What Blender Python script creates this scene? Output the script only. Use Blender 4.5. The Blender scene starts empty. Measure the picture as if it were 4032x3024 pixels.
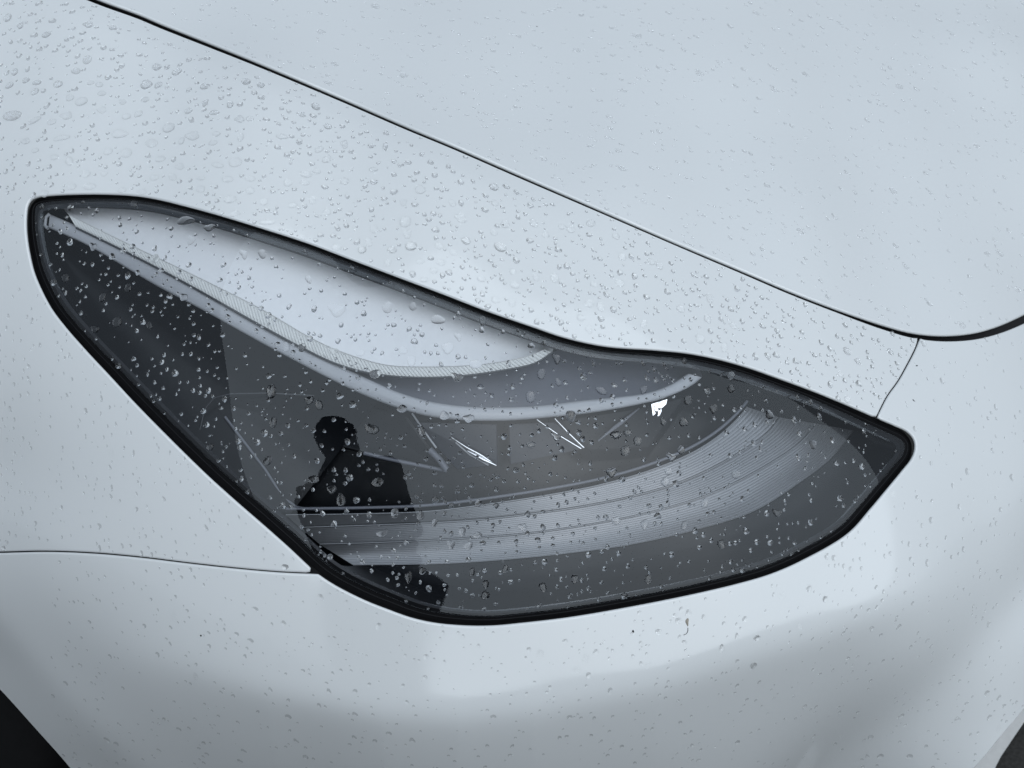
import bpy, math, random
import numpy as np
from mathutils import Vector, Matrix
from mathutils.geometry import delaunay_2d_cdt

random.seed(7)
RNG = np.random.default_rng(7)
scene = bpy.context.scene
COL = scene.collection

# ------------------------------------------------------------------ camera
W, H = 4032.0, 3024.0
FPX = 5238.0
DIST = 1.10
FWD = np.array([-0.35, 0.75, -0.56]); FWD /= np.linalg.norm(FWD)
RIGHT = np.cross(FWD, [0, 0, 1.0]); RIGHT /= np.linalg.norm(RIGHT)
UP = np.cross(RIGHT, FWD)
TARGET = np.array([0.0, 0.0, 0.72])
CAM = TARGET - DIST * FWD

cam_data = bpy.data.cameras.new('camera')
cam = bpy.data.objects.new('camera', cam_data)
COL.objects.link(cam)
cam.matrix_world = Matrix(((RIGHT[0], UP[0], -FWD[0], CAM[0]),
                           (RIGHT[1], UP[1], -FWD[1], CAM[1]),
                           (RIGHT[2], UP[2], -FWD[2], CAM[2]),
                           (0, 0, 0, 1)))
cam_data.sensor_width = 36.0
cam_data.lens = FPX / W * 36.0
cam_data.clip_start = 0.02
cam_data.clip_end = 5000.0
cam_data.dof.use_dof = True
cam_data.dof.focus_distance = 1.14
cam_data.dof.aperture_fstop = 13.0
scene.camera = cam

# ------------------------------------------------------------------ sky, sun, exposure
SUN_EL, SUN_AZ = math.radians(41), math.radians(324)   # azimuth: direction towards the sun, from +X counter-clockwise
world = bpy.data.worlds.new('World')
scene.world = world
world.use_nodes = True
wn, wl = world.node_tree.nodes, world.node_tree.links
wn.clear()
w_out = wn.new('ShaderNodeOutputWorld')
w_bg = wn.new('ShaderNodeBackground')
w_sky = wn.new('ShaderNodeTexSky')
w_sky.sky_type = 'NISHITA'
w_sky.sun_disc = False
w_sky.sun_elevation = SUN_EL
w_sky.sun_rotation = math.radians(90) - SUN_AZ
w_sky.air_density = 1.0
w_sky.dust_density = 2.5
w_sky.ozone_density = 1.0
w_hsv = wn.new('ShaderNodeHueSaturation')
w_hsv.inputs['Saturation'].default_value = 0.15
wl.new(w_sky.outputs[0], w_hsv.inputs['Color'])
w_deck = wn.new('ShaderNodeMix')
w_deck.data_type = 'RGBA'
w_deck.inputs[0].default_value = 0.6
w_deck.inputs[7].default_value = (4.0, 4.72, 5.55, 1)       # pale blue-grey overcast
wl.new(w_hsv.outputs[0], w_deck.inputs[6])
# even overcast cloud deck over the whole dome: soft cloud mottling
w_tc = wn.new('ShaderNodeTexCoord')
w_nz = wn.new('ShaderNodeTexNoise')
w_nz.inputs['Scale'].default_value = 2.3
w_nz.inputs['Detail'].default_value = 4.0
wl.new(w_tc.outputs['Generated'], w_nz.inputs['Vector'])
w_mr = wn.new('ShaderNodeMapRange')
w_mr.inputs['From Min'].default_value = 0.3
w_mr.inputs['From Max'].default_value = 0.7
w_mr.inputs['To Min'].default_value = 0.97
w_mr.inputs['To Max'].default_value = 1.03
wl.new(w_nz.outputs['Fac'], w_mr.inputs['Value'])
w_mul = wn.new('ShaderNodeVectorMath')
w_mul.operation = 'SCALE'
wl.new(w_deck.outputs[2], w_mul.inputs[0])
wl.new(w_mr.outputs[0], w_mul.inputs['Scale'])
# cloud cover thins the light towards the horizon
w_sep = wn.new('ShaderNodeSeparateXYZ')
wl.new(w_tc.outputs['Generated'], w_sep.inputs[0])
w_ma = wn.new('ShaderNodeMath')
w_ma.operation = 'MULTIPLY_ADD'
w_ma.use_clamp = True
w_ma.inputs[1].default_value = 0.42
w_ma.inputs[2].default_value = 0.58
wl.new(w_sep.outputs['Z'], w_ma.inputs[0])
w_mul2 = wn.new('ShaderNodeVectorMath')
w_mul2.operation = 'SCALE'
wl.new(w_mul.outputs[0], w_mul2.inputs[0])
wl.new(w_ma.outputs[0], w_mul2.inputs['Scale'])
wl.new(w_mul2.outputs[0], w_bg.inputs['Color'])
w_bg.inputs['Strength'].default_value = 0.122
wl.new(w_bg.outputs[0], w_out.inputs[0])

sun_data = bpy.data.lights.new('sun', 'SUN')
sun_data.energy = 1.4
sun_data.angle = math.radians(92)
sun_data.color = (0.83, 0.925, 1.0)
sun = bpy.data.objects.new('sun', sun_data)
COL.objects.link(sun)
sd = Vector((math.cos(SUN_EL) * math.cos(SUN_AZ), math.cos(SUN_EL) * math.sin(SUN_AZ), math.sin(SUN_EL)))
sun.rotation_euler = sd.to_track_quat('Z', 'Y').to_euler()
sun.location = (0, -2, 4)

scene.view_settings.view_transform = 'Standard'
scene.view_settings.look = 'None'
scene.view_settings.exposure = 0.0
scene.view_settings.gamma = 1.0
scene.view_settings.use_curve_mapping = False
scene.render.engine = 'CYCLES'
scene.cycles.use_denoising = True
scene.cycles.use_adaptive_sampling = False
scene.cycles.max_bounces = 14
scene.cycles.transmission_bounces = 10
scene.cycles.transparent_max_bounces = 24
scene.cycles.blur_glossy = 0.2

# ------------------------------------------------------------------ materials
def mat(name, base=(0.8, 0.8, 0.8), rough=0.5, metal=0.0, coat=0.0, coat_rough=0.03, coat_ior=1.5, spec=0.5, noise=None, trans=0.0):
    m = bpy.data.materials.new(name)
    m.use_nodes = True
    nt = m.node_tree
    b = nt.nodes['Principled BSDF']
    b.inputs['Base Color'].default_value = (*base, 1)
    b.inputs['Roughness'].default_value = rough
    b.inputs['Metallic'].default_value = metal
    b.inputs['Coat Weight'].default_value = coat
    b.inputs['Coat Roughness'].default_value = coat_rough
    b.inputs['Coat IOR'].default_value = coat_ior
    b.inputs['Specular IOR Level'].default_value = spec
    if noise:                                  # (scale, colour amount, bump)
        tc = nt.nodes.new('ShaderNodeTexCoord')
        nz = nt.nodes.new('ShaderNodeTexNoise')
        nz.inputs['Scale'].default_value = noise[0]
        nz.inputs['Detail'].default_value = 6
        nt.links.new(tc.outputs['Object'], nz.inputs['Vector'])
        mix = nt.nodes.new('ShaderNodeMix')
        mix.data_type = 'RGBA'
        mix.inputs[6].default_value = (*[c * (1 - noise[1]) for c in base], 1)
        mix.inputs[7].default_value = (*[min(1, c * (1 + noise[1])) for c in base], 1)
        nt.links.new(nz.outputs['Fac'], mix.inputs[0])
        nt.links.new(mix.outputs[2], b.inputs['Base Color'])
        if noise[2]:
            bp = nt.nodes.new('ShaderNodeBump')
            bp.inputs['Strength'].default_value = noise[2]
            bp.inputs['Distance'].default_value = 0.002
            nt.links.new(nz.outputs['Fac'], bp.inputs['Height'])
            nt.links.new(bp.outputs[0], b.inputs['Normal'])
    return m


def clear_sheet(name, ior, tint):
    """thin clear plastic: fresnel between a mirror and an unbent view through"""
    m = bpy.data.materials.new(name)
    m.use_nodes = True
    nt = m.node_tree
    nt.nodes.clear()
    out = nt.nodes.new('ShaderNodeOutputMaterial')
    mix = nt.nodes.new('ShaderNodeMixShader')
    tr = nt.nodes.new('ShaderNodeBsdfTransparent')
    tr.inputs[0].default_value = (*tint, 1)
    gl = nt.nodes.new('ShaderNodeBsdfGlossy')
    gl.inputs['Roughness'].default_value = 0.0
    gl.inputs['Color'].default_value = (0.92, 0.96, 1.0, 1)
    fr = nt.nodes.new('ShaderNodeFresnel')
    geo = nt.nodes.new('ShaderNodeNewGeometry')
    im = nt.nodes.new('ShaderNodeMix')
    im.inputs[2].default_value = ior
    im.inputs[3].default_value = 1.0 / ior
    nt.links.new(geo.outputs['Backfacing'], im.inputs[0])
    nt.links.new(im.outputs[0], fr.inputs['IOR'])
    nt.links.new(fr.outputs[0], mix.inputs[0])
    nt.links.new(tr.outputs[0], mix.inputs[1])
    nt.links.new(gl.outputs[0], mix.inputs[2])
    nt.links.new(mix.outputs[0], out.inputs[0])
    return m


def glass(name, ior, rough=0.0, color=(1, 1, 1), clear=0.0):
    m = bpy.data.materials.new(name)
    m.use_nodes = True
    nt = m.node_tree
    nt.nodes.clear()
    out = nt.nodes.new('ShaderNodeOutputMaterial')
    g = nt.nodes.new('ShaderNodeBsdfGlass')
    g.inputs['IOR'].default_value = ior
    g.inputs['Roughness'].default_value = rough
    g.inputs['Color'].default_value = (*color, 1)
    if clear:                                  # part of the light passes a flat bead unbent
        tr = nt.nodes.new('ShaderNodeBsdfTransparent')
        mx = nt.nodes.new('ShaderNodeMixShader')
        mx.inputs[0].default_value = clear
        nt.links.new(g.outputs[0], mx.inputs[1])
        nt.links.new(tr.outputs[0], mx.inputs[2])
        nt.links.new(mx.outputs[0], out.inputs[0])
    else:
        nt.links.new(g.outputs[0], out.inputs[0])
    return m


M = dict(
    paint=mat('white_car_paint', (0.77, 0.793, 0.804), 0.45, coat=1.0, coat_rough=0.10, coat_ior=1.8, spec=0.25, noise=(900, 0.012, 0)),
    black=mat('black_rubber', (0.012, 0.012, 0.014), 0.55, noise=(300, 0.3, 0.05)),
    gloss_black=mat('gloss_black_plastic', (0.008, 0.009, 0.011), 0.22, spec=0.18, noise=(60, 0.2, 0)),
    satin_black=mat('satin_black_plastic', (0.011, 0.012, 0.014), 0.36, spec=0.2, noise=(500, 0.15, 0.03)),
    bezel=mat('satin_silver_plastic', (0.90, 0.895, 0.90), 0.45, metal=0.0, noise=(120, 0.03, 0)),
    guide=mat('light_guide_plastic', (0.42, 0.425, 0.445), 0.25, noise=(90, 0.04, 0), coat=0.4),
    flute=mat('milky_flute_plastic', (0.72, 0.72, 0.70), 0.3, noise=(200, 0.04, 0)),
    grey=mat('dark_grey_satin_plastic', (0.15, 0.155, 0.18), 0.42, noise=(90, 0.06, 0)),
    rib=mat('silver_rib_plastic', (0.26, 0.263, 0.275), 0.30, metal=0.62, noise=(150, 0.05, 0)),
    optic=mat('dark_optic_glass', (0.012, 0.015, 0.024), 0.12, spec=0.35, noise=(40, 0.2, 0)),
    chrome=mat('bright_chrome', (0.9, 0.9, 0.92), 0.06, metal=1.0),
    lip=mat('smoky_clear_lip', (0.05, 0.052, 0.058), 0.25, noise=(200, 0.1, 0)),
    border=mat('matte_black_border', (0.006, 0.006, 0.007), 0.7, spec=0.12, noise=(300, 0.3, 0.05)),
    lens=clear_sheet('clear_polycarbonate', 1.54, (0.91, 0.93, 0.95)),
    water=glass('rain_water', 1.333),
    film=glass('thin_rain_water', 1.24, clear=0.74),
    bead=glass('beaded_rain_water', 1.32, clear=0.46),
    asphalt=mat('wet_asphalt', (0.045, 0.044, 0.042), 0.8, spec=0.2, noise=(180, 0.65, 0.9)),
    line=mat('white_road_paint', (0.78, 0.78, 0.77), 0.55, noise=(140, 0.08, 0.3)),
    tyre=mat('tyre_rubber', (0.012, 0.012, 0.013), 0.85, spec=0.1, noise=(80, 0.2, 0.1)),
    husk=mat('dry_husk', (0.36, 0.33, 0.28), 0.7, noise=(900, 0.35, 0.2)),
    dirt=mat('dark_grit', (0.03, 0.03, 0.032), 0.8, noise=(900, 0.3, 0.2)),
    cloth=mat('dark_jacket_cloth', (0.006, 0.007, 0.010), 0.95, spec=0.1, noise=(200, 0.3, 0.1)),
)

# ------------------------------------------------------------------ body surface: a height field over a plane, fitted to surface tilts
# (u, v in photo pixels -> slope across, slope up)
TILT = [
    # hood
    (3900, -300, -.30, -1.02), (3700, 100, -.24, -1.02), (2500, 300, -.17, -1.02), (1100, 40, -.08, -1.08), (3000, 800, -.25, -.98),
    (3720, 1150, -.46, -.80), (1800, -500, -.14, -.95), (0, -600, .0, -.95), (4600, 500, -.45, -.95), (4700, -400, -.4, -1.02),
    (2200, 700, -.15, -1.06), (1600, 350, -.11, -1.08),
    # fender
    (1000, 330, -.08, -1.14), (1700, 620, -.14, -1.08), (600, 480, .0, -.54), (200, 300, .05, -.58), (450, 690, .07, -.42),
    (1400, 800, -.10, -.56), (2300, 1150, -.25, -.58), (2900, 1280, -.34, -.64), (3350, 1420, -.46, -.58),
    (-300, 400, .18, -.55), (-500, 800, .30, -.25), (50, 760, .24, -.26),
    # nose and bumper right of the lamp
    (3800, 1600, -.64, -.46), (3950, 1850, -.75, -.28), (4300, 1500, -.85, -.5), (3700, 2050, -.68, -.12), (4300, 2000, -1.1, -.2),
    (3500, 2350, -.58, .06), (3900, 2250, -.82, .06), (4200, 2500, -1.3, .2),
    # lamp
    (250, 850, .22, -.24), (500, 1200, .22, -.06), (1300, 1130, .0, -.37), (2200, 1400, -.20, -.37), (3000, 1600, -.43, -.37), (3450, 1720, -.55, -.30),
    (900, 1600, .15, -.02), (1340, 1720, .035, -.035), (1560, 2000, -.035, .02), (1650, 2330, -.06, .075), (1900, 1800, -.14, -.05), (2400, 1750, -.26, -.10), (2400, 2250, -.26, .04),
    (3100, 1950, -.45, -.12), (3000, 2200, -.42, .0),
    # side
    (30, 1150, .38, .03), (200, 1700, .55, .24), (600, 2050, .29, .12), (-500, 1600, .55, .2), (-400, 2200, .6, .45),
    (200, 2300, .56, .50), (300, 2600, .52, .75), (900, 2450, .16, .15), (700, 2900, .28, 1.15), (300, 2900, .5, 1.15),
    # bumper below
    (1800, 2600, -.07, .11), (1400, 2620, .02, .12), (1800, 2750, -.08, .15), (1250, 2690, .06, .17), (2500, 2640, -.28, .13), (3150, 2440, -.50, .10), (1800, 2990, -.08, .80), (1200, 2990, .08, .9), (2600, 2900, -.34, .85),
    (3100, 2780, -.55, .85), (1500, 3500, .0, 1.4), (3000, 3300, -.7, 1.2), (300, 3500, .5, 1.4),
]
# creases: polyline in photo pixels, slope added on one side, width (m)
mpp0 = DIST / FPX
def softplus(x):
    return np.where(x > 30, x, np.log1p(np.exp(np.minimum(x, 30))))

CREASE = np.array([(-900, -470), (-300, -215), (200, 0), (365, 73), (547, 146), (729, 213), (972, 304), (1215, 401), (1344, 466), (1587, 571), (1830, 687), (2134, 808), (2438, 930), (3000, 1140), (5200, 1900)], float)
UNDER = np.array([(-900, 2480), (300, 2560), (700, 2640), (1050, 2740), (1500, 2820), (1800, 2835), (2100, 2810), (2600, 2705), (3200, 2510), (3700, 2330), (4100, 2130), (5200, 1650)], float)

def smoothstep(x, a, b):
    t = np.clip((x - a) / (b - a), 0, 1)
    return t * t * (3 - 2 * t)

def line_d(pu, pv, p0, p1):
    p0, p1 = np.array(p0, float), np.array(p1, float)
    t = (p1 - p0) / np.linalg.norm(p1 - p0)
    return (pu - p0[0]) * (-t[1]) + (pv - p0[1]) * t[0]

def folds(pu, pv):
    z = np.zeros_like(pu)
    # fender crest: above it the surface lies flatter
    vl = np.interp(pu, CREASE[:, 0], CREASE[:, 1])
    d = (vl - pv) * 0.92 * mpp0
    amp = 0.46 * (1 - smoothstep(pu, 1500, 2900))
    z += -amp * 0.004 * softplus(d / 0.004) * (1 - smoothstep(d, 0.05, 0.45) * 0.0)
    # bumper turns under along its lower flank
    vl = np.interp(pu, UNDER[:, 0], UNDER[:, 1])
    d = (pv - vl) * 0.96 * mpp0
    amp = 0.75 * smoothstep(pu, 100, 1300) * (1 - smoothstep(pu, 3300, 4000))
    z += -amp * 0.007 * softplus(d / 0.007)
    # wheel-arch lip
    d = -line_d(pu, pv, (0, 2450), (500, 3024)) * mpp0 * -1
    z += -0.60 * 0.006 * softplus(d / 0.006)
    # hollow at the front corner of the bumper
    d1 = -line_d(pu, pv, (3300, 3024), (4032, 2140)) * mpp0 * -1
    d2 = -line_d(pu, pv, (3560, 3024), (4032, 2420)) * mpp0 * -1
    z += -0.95 * 0.018 * softplus(d1 / 0.018) + 1.25 * 0.010 * softplus(d2 / 0.010)
    return z

A0, DA, NA = -1.25, 0.085, 29
B0, DB, NB = -1.10, 0.085, 26

def basis(x, x0, dx, n, der=0):
    t = (np.asarray(x, float) - x0) / dx
    i = np.clip(np.floor(t).astype(int), 0, n - 1)
    s = t - i
    if der == 0:
        w = [(1 - s) ** 3 / 6, (3 * s ** 3 - 6 * s ** 2 + 4) / 6, (-3 * s ** 3 + 3 * s ** 2 + 3 * s + 1) / 6, s ** 3 / 6]
    elif der == 1:
        w = [-(1 - s) ** 2 / 2, (9 * s ** 2 - 12 * s) / 6, (-9 * s ** 2 + 6 * s + 3) / 6, s ** 2 / 2]
        w = [x_ / dx for x_ in w]
    else:
        w = [(1 - s), (3 * s - 2), (1 - 3 * s), s]
        w = [x_ / dx ** 2 for x_ in w]
    out = np.zeros((len(t), n + 3))
    r_ = np.arange(len(t))
    for k in range(4):
        out[r_, i + k] = w[k]
    return out

COEF = np.zeros((NA + 3, NB + 3))

def weights(x, x0, dx, n):
    t = (np.asarray(x, float) - x0) / dx
    i = np.clip(np.floor(t).astype(int), 0, n - 1)
    s = t - i
    return i, ((1 - s) ** 3 / 6, (3 * s ** 3 - 6 * s ** 2 + 4) / 6, (-3 * s ** 3 + 3 * s ** 2 + 3 * s + 1) / 6, s ** 3 / 6)

def base_h(a, b):
    i, wa = weights(a, A0, DA, NA)
    j, wb = weights(b, B0, DB, NB)
    h = np.zeros(len(i))
    for k in range(4):
        row = np.zeros(len(i))
        for l in range(4):
            row += wb[l] * COEF[i + k, j + l]
        h += wa[k] * row
    return h

def to_px(a, b, h):
    k = FPX / (DIST - h)
    return W / 2 + a * k, H / 2 - b * k

def full_h(a, b):
    h = base_h(a, b)
    return h + folds(*to_px(a, b, h))

def slopes(a, b, fn=full_h, e=4e-4):
    return (fn(a + e, b) - fn(a - e, b)) / (2 * e), (fn(a, b + e) - fn(a, b - e)) / (2 * e)

def px_solve(uv, fn=None):
    fn = fn or full_h
    uv = np.asarray(uv, float).reshape(-1, 2)
    x = (uv[:, 0] - W / 2) / FPX
    y = -(uv[:, 1] - H / 2) / FPX
    h = np.zeros(len(uv))
    for _ in range(9):
        a, b = x * (DIST - h), y * (DIST - h)
        g = fn(a, b) - h
        e = 1e-3
        g2 = fn(x * (DIST - h - e), y * (DIST - h - e)) - (h + e)
        dg = (g2 - g) / e
        dg = np.where(dg > -0.15, -0.15, dg)
        h = np.clip(h + np.clip(-g / dg, -0.2, 0.2), -2.5, 0.4)
    return x * (DIST - h), y * (DIST - h), h

def fit():
    global COEF
    T_ = np.array(TILT, float)
    ga = np.arange(A0 + DA / 2, A0 + NA * DA, DA)
    gb = np.arange(B0 + DB / 2, B0 + NB * DB, DB)
    def rows(a, b, da, db):
        return np.einsum('ni,nj->nij', basis(a, A0, DA, NA, da), basis(b, B0, DB, NB, db)).reshape(len(a), -1)
    def gram(da, db):
        X, Y = basis(ga, A0, DA, NA, da), basis(gb, B0, DB, NB, db)
        return np.kron(np.einsum('ni,nj->ij', X, X), np.einsum('ni,nj->ij', Y, Y))
    lam = 0.03
    REG = lam ** 2 * (gram(2, 0) + gram(0, 2) + 2 * gram(1, 1))
    a = (T_[:, 0] - W / 2) * mpp0
    b = -(T_[:, 1] - H / 2) * mpp0
    for it in range(4):
        if it:
            a, b, _ = px_solve(T_[:, :2])
            def fo(a_, b_):
                hh = base_h(a_, b_)
                return folds(*to_px(a_, b_, hh))
            fp, fq = slopes(a, b, fo)
        else:
            fp = fq = np.zeros(len(T_))
        A = np.vstack([rows(a, b, 1, 0), rows(a, b, 0, 1), rows(np.array([0.]), np.array([0.]), 0, 0) * 30])
        y = np.concatenate([T_[:, 2] - fp, T_[:, 3] - fq, [0.]])
        A2 = np.einsum('ki,kj->ij', A, A) + REG + 1e-9 * np.eye(A.shape[1])
        COEF = np.linalg.solve(A2, np.einsum('ki,k->i', A, y)).reshape(NA + 3, NB + 3)

fit()

def frame_to_world(a, b, h):
    return CAM + np.outer(a, RIGHT) + np.outer(b, UP) + np.outer(DIST - h, FWD)

def surf(uv, off=0.0):
    """points and normals of the body surface seen at photo pixels uv, moved out by off metres"""
    a, b, h = px_solve(uv)
    p, q = slopes(a, b)
    n = -np.outer(p, RIGHT) - np.outer(q, UP) - np.outer(np.ones(len(p)), FWD)
    n /= np.linalg.norm(n, axis=1)[:, None]
    P = frame_to_world(a, b, h)
    return P + n * off, n

LENS_OFF = -0.0035

def deep(uv, depth):
    """a point inside the lamp, depth metres behind the lens"""
    uv = np.asarray(uv, float).reshape(-1, 2)
    P, n = surf(uv, LENS_OFF)
    d = P - CAM
    d /= np.linalg.norm(d, axis=1)[:, None]
    return P + d * np.broadcast_to(np.asarray(depth, float), (len(uv),))[:, None]

# ------------------------------------------------------------------ 2D curve helpers
def crom(pts, step=10.0, closed=False):
    p = np.array(pts, float)
    if closed:
        p = np.vstack([p[-1], p, p[0], p[1]])
    else:
        p = np.vstack([2 * p[0] - p[1], p, 2 * p[-1] - p[-2]])
    out = []
    for i in range(1, len(p) - 2):
        p0, p1, p2, p3 = p[i - 1], p[i], p[i + 1], p[i + 2]
        n = max(2, int(np.linalg.norm(p2 - p1) / step))
        # centripetal-ish knots keep uneven spacing tame
        t0 = 0.0
        t1 = t0 + max(1e-6, np.linalg.norm(p1 - p0)) ** 0.5
        t2 = t1 + max(1e-6, np.linalg.norm(p2 - p1)) ** 0.5
        t3 = t2 + max(1e-6, np.linalg.norm(p3 - p2)) ** 0.5
        t = np.linspace(t1, t2, n, endpoint=False)[:, None]
        A1 = (t1 - t) / (t1 - t0) * p0 + (t - t0) / (t1 - t0) * p1
        A2 = (t2 - t) / (t2 - t1) * p1 + (t - t1) / (t2 - t1) * p2
        A3 = (t3 - t) / (t3 - t2) * p2 + (t - t2) / (t3 - t2) * p3
        B1 = (t2 - t) / (t2 - t0) * A1 + (t - t0) / (t2 - t0) * A2
        B2 = (t3 - t) / (t3 - t1) * A2 + (t - t1) / (t3 - t1) * A3
        out.append((t2 - t) / (t2 - t1) * B1 + (t - t1) / (t2 - t1) * B2)
    out = np.vstack(out)
    if not closed:
        out = np.vstack([out, p[-2]])
    return out

def resample(c, n):
    s = np.concatenate([[0], np.cumsum(np.linalg.norm(np.diff(c, axis=0), axis=1))])
    t = np.linspace(0, s[-1], n)
    return np.stack([np.interp(t, s, c[:, 0]), np.interp(t, s, c[:, 1])], 1)

def relax(c, it=2):
    for _ in range(it):
        c = 0.25 * np.roll(c, 1, 0) + 0.5 * c + 0.25 * np.roll(c, -1, 0)
    return c

def area2(c):
    return 0.5 * np.sum(c[:, 0] * np.roll(c[:, 1], -1) - np.roll(c[:, 0], -1) * c[:, 1])

def seg_dist(P, loop, closed=True):
    """distance of each point to a polyline"""
    A = loop if closed else loop[:-1]
    B = np.roll(loop, -1, 0) if closed else loop[1:]
    d = B - A
    L2 = np.maximum((d ** 2).sum(1), 1e-9)
    best = np.full(len(P), 1e18)
    for k in range(0, len(P), 4000):
        Q = P[k:k + 4000, None, :] - A[None]
        t = np.clip((Q * d[None]).sum(2) / L2[None], 0, 1)
        e = ((Q - t[:, :, None] * d[None]) ** 2).sum(2)
        best[k:k + 4000] = e.min(1)
    return np.sqrt(best)

def inside(P, loop):
    x1, y1 = loop[:, 0], loop[:, 1]
    x2, y2 = np.roll(x1, -1), np.roll(y1, -1)
    res = np.zeros(len(P), bool)
    for k in range(0, len(P), 4000):
        X, Y = P[k:k + 4000, 0][:, None], P[k:k + 4000, 1][:, None]
        c = (y1 > Y) != (y2 > Y)
        with np.errstate(divide='ignore', invalid='ignore'):
            xi = (x2 - x1) * (Y - y1) / (y2 - y1) + x1
        res[k:k + 4000] = ((c & (X < xi)).sum(1) % 2) == 1
    return res

def inset(loop, w):
    """offset a closed dense loop inwards (w>0) by w pixels (scalar or per point)"""
    if area2(loop) < 0:
        loop = loop[::-1]
        if np.ndim(w):
            w = w[::-1]
    w = np.broadcast_to(np.asarray(w, float), (len(loop),))
    t = np.roll(loop, -1, 0) - np.roll(loop, 1, 0)
    t /= np.maximum(np.linalg.norm(t, axis=1), 1e-9)[:, None]
    nrm = np.stack([-t[:, 1], t[:, 0]], 1)
    c = loop + nrm * w[:, None]
    d = seg_dist(c, loop)
    keep = (d > np.abs(w) * 0.93) & (inside(c, loop) == (w > 0))
    c = c[keep]
    # merge points that bunch up
    out = [c[0]]
    for p in c[1:]:
        if np.linalg.norm(p - out[-1]) > 5:
            out.append(p)
    if np.linalg.norm(out[-1] - out[0]) < 5:
        out.pop()
    return np.array(out)

# ------------------------------------------------------------------ mesh helpers
def add_mesh(name, verts, faces, material, parent=None, smooth=True, normals=None):
    me = bpy.data.meshes.new(name)
    me.from_pydata([tuple(v) for v in verts], [], [tuple(int(i) for i in f_) for f_ in faces])
    me.materials.append(material)
    me.update()
    if smooth:
        me.polygons.foreach_set('use_smooth', np.ones(len(me.polygons), bool))
    if normals is not None:
        me.normals_split_custom_set_from_vertices([tuple(n) for n in normals])
    o = bpy.data.objects.new(name, me)
    COL.objects.link(o)
    if parent is not None:
        o.parent = parent
    return o

def empty(name, loc=(0, 0, 0)):
    o = bpy.data.objects.new(name, None)
    COL.objects.link(o)
    o.location = loc
    return o

def tag(o, label=None, cat=None, group=None, kind=None):
    if label: o['label'] = label
    if cat: o['category'] = cat
    if group: o['group'] = group
    if kind: o['kind'] = kind
    return o

def triangulate(loop, spacing, hole=None, jitter=0.0):
    if area2(loop) < 0:
        loop = loop[::-1]
    lo, hi = loop.min(0), loop.max(0)
    gx, gy = np.meshgrid(np.arange(lo[0], hi[0], spacing), np.arange(lo[1], hi[1], spacing * 0.9))
    gx = gx + (np.arange(gx.shape[0]) % 2)[:, None] * spacing * 0.5
    g = np.stack([gx.ravel(), gy.ravel()], 1)
    g = g[inside(g, loop)]
    g = g[seg_dist(g, loop) > spacing * 0.55]
    nb = len(loop)
    pts = [loop]
    edges = [(i, (i + 1) % nb) for i in range(nb)]
    if hole is not None:
        g = g[~inside(g, hole)]
        g = g[seg_dist(g, hole) > spacing * 0.5]
        edges += [(nb + i, nb + (i + 1) % len(hole)) for i in range(len(hole))]
        pts.append(hole)
    pts.append(g)
    P = np.vstack(pts)
    v, e, f_, ov, oe, of = delaunay_2d_cdt([Vector(p) for p in P], edges, [], 1, 1e-4)
    v = np.array([(x.x, x.y) for x in v])
    f_ = np.array([t for t in f_ if len(t) == 3])
    cen = v[f_].mean(1)
    ok = inside(cen, loop)
    if hole is not None:
        ok &= ~inside(cen, hole)
    f_ = f_[ok]
    # image y points down: flip so faces look at the viewer
    ar = np.cross(v[f_[:, 1]] - v[f_[:, 0]], v[f_[:, 2]] - v[f_[:, 0]])
    f_[ar > 0] = f_[ar > 0][:, ::-1]
    return v, f_

def boundary_loops(faces):
    cnt = {}
    for t in faces:
        for i in range(3):
            a_, b_ = int(t[i]), int(t[(i + 1) % 3])
            cnt[(a_, b_)] = 1
    nxt = {}
    for (a_, b_) in cnt:
        if (b_, a_) not in cnt:
            nxt[a_] = b_
    loops = []
    while nxt:
        s, c = next(iter(nxt.items()))
        lp = [s]
        nxt.pop(s)
        while c != s and c in nxt:
            lp.append(c)
            c = nxt.pop(c)
        loops.append(lp)
    return loops

def panel(name, loop, material, parent, spacing=24, off=0.0, roll=0.0016, flange=0.016, hole=None):
    """sheet-metal panel cut to a pixel outline on the body surface, its edges rolled over and turned in"""
    v, f_ = triangulate(loop, spacing, hole)
    P, N = surf(v, off)
    verts, nors, faces = [P], [N], [f_]
    base = len(P)
    for lp in boundary_loops(f_):
        lp = np.array(lp)
        p, n = P[lp], N[lp]
        t = np.roll(p, -1, 0) - np.roll(p, 1, 0)
        t /= np.maximum(np.linalg.norm(t, axis=1), 1e-9)[:, None]
        o_ = np.cross(t, n)
        o_ = relax(o_, 1)
        o_ /= np.maximum(np.linalg.norm(o_, axis=1), 1e-9)[:, None]
        prev = lp
        rings = [(roll * math.sin(x), roll * (1 - math.cos(x)), x) for x in np.linspace(0, math.pi * 0.86, 10)[1:]]
        rings.append((-0.0022, 2 * roll + 0.0035, math.pi * 0.9))
        for (so, dn, th) in rings:
            verts.append(p + o_ * so - n * dn)
            nors.append(n * math.cos(th) + o_ * math.sin(th))
            cur = base + np.arange(len(lp))
            base += len(lp)
            a_, b_ = prev, np.roll(prev, -1)
            c_, d_ = np.roll(cur, -1), cur
            faces.append(np.stack([b_, a_, d_], 1))
            faces.append(np.stack([b_, d_, c_], 1))
            prev = cur
    return add_mesh(name, np.vstack(verts), np.vstack(faces), material, parent, normals=np.vstack(nors))

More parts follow.
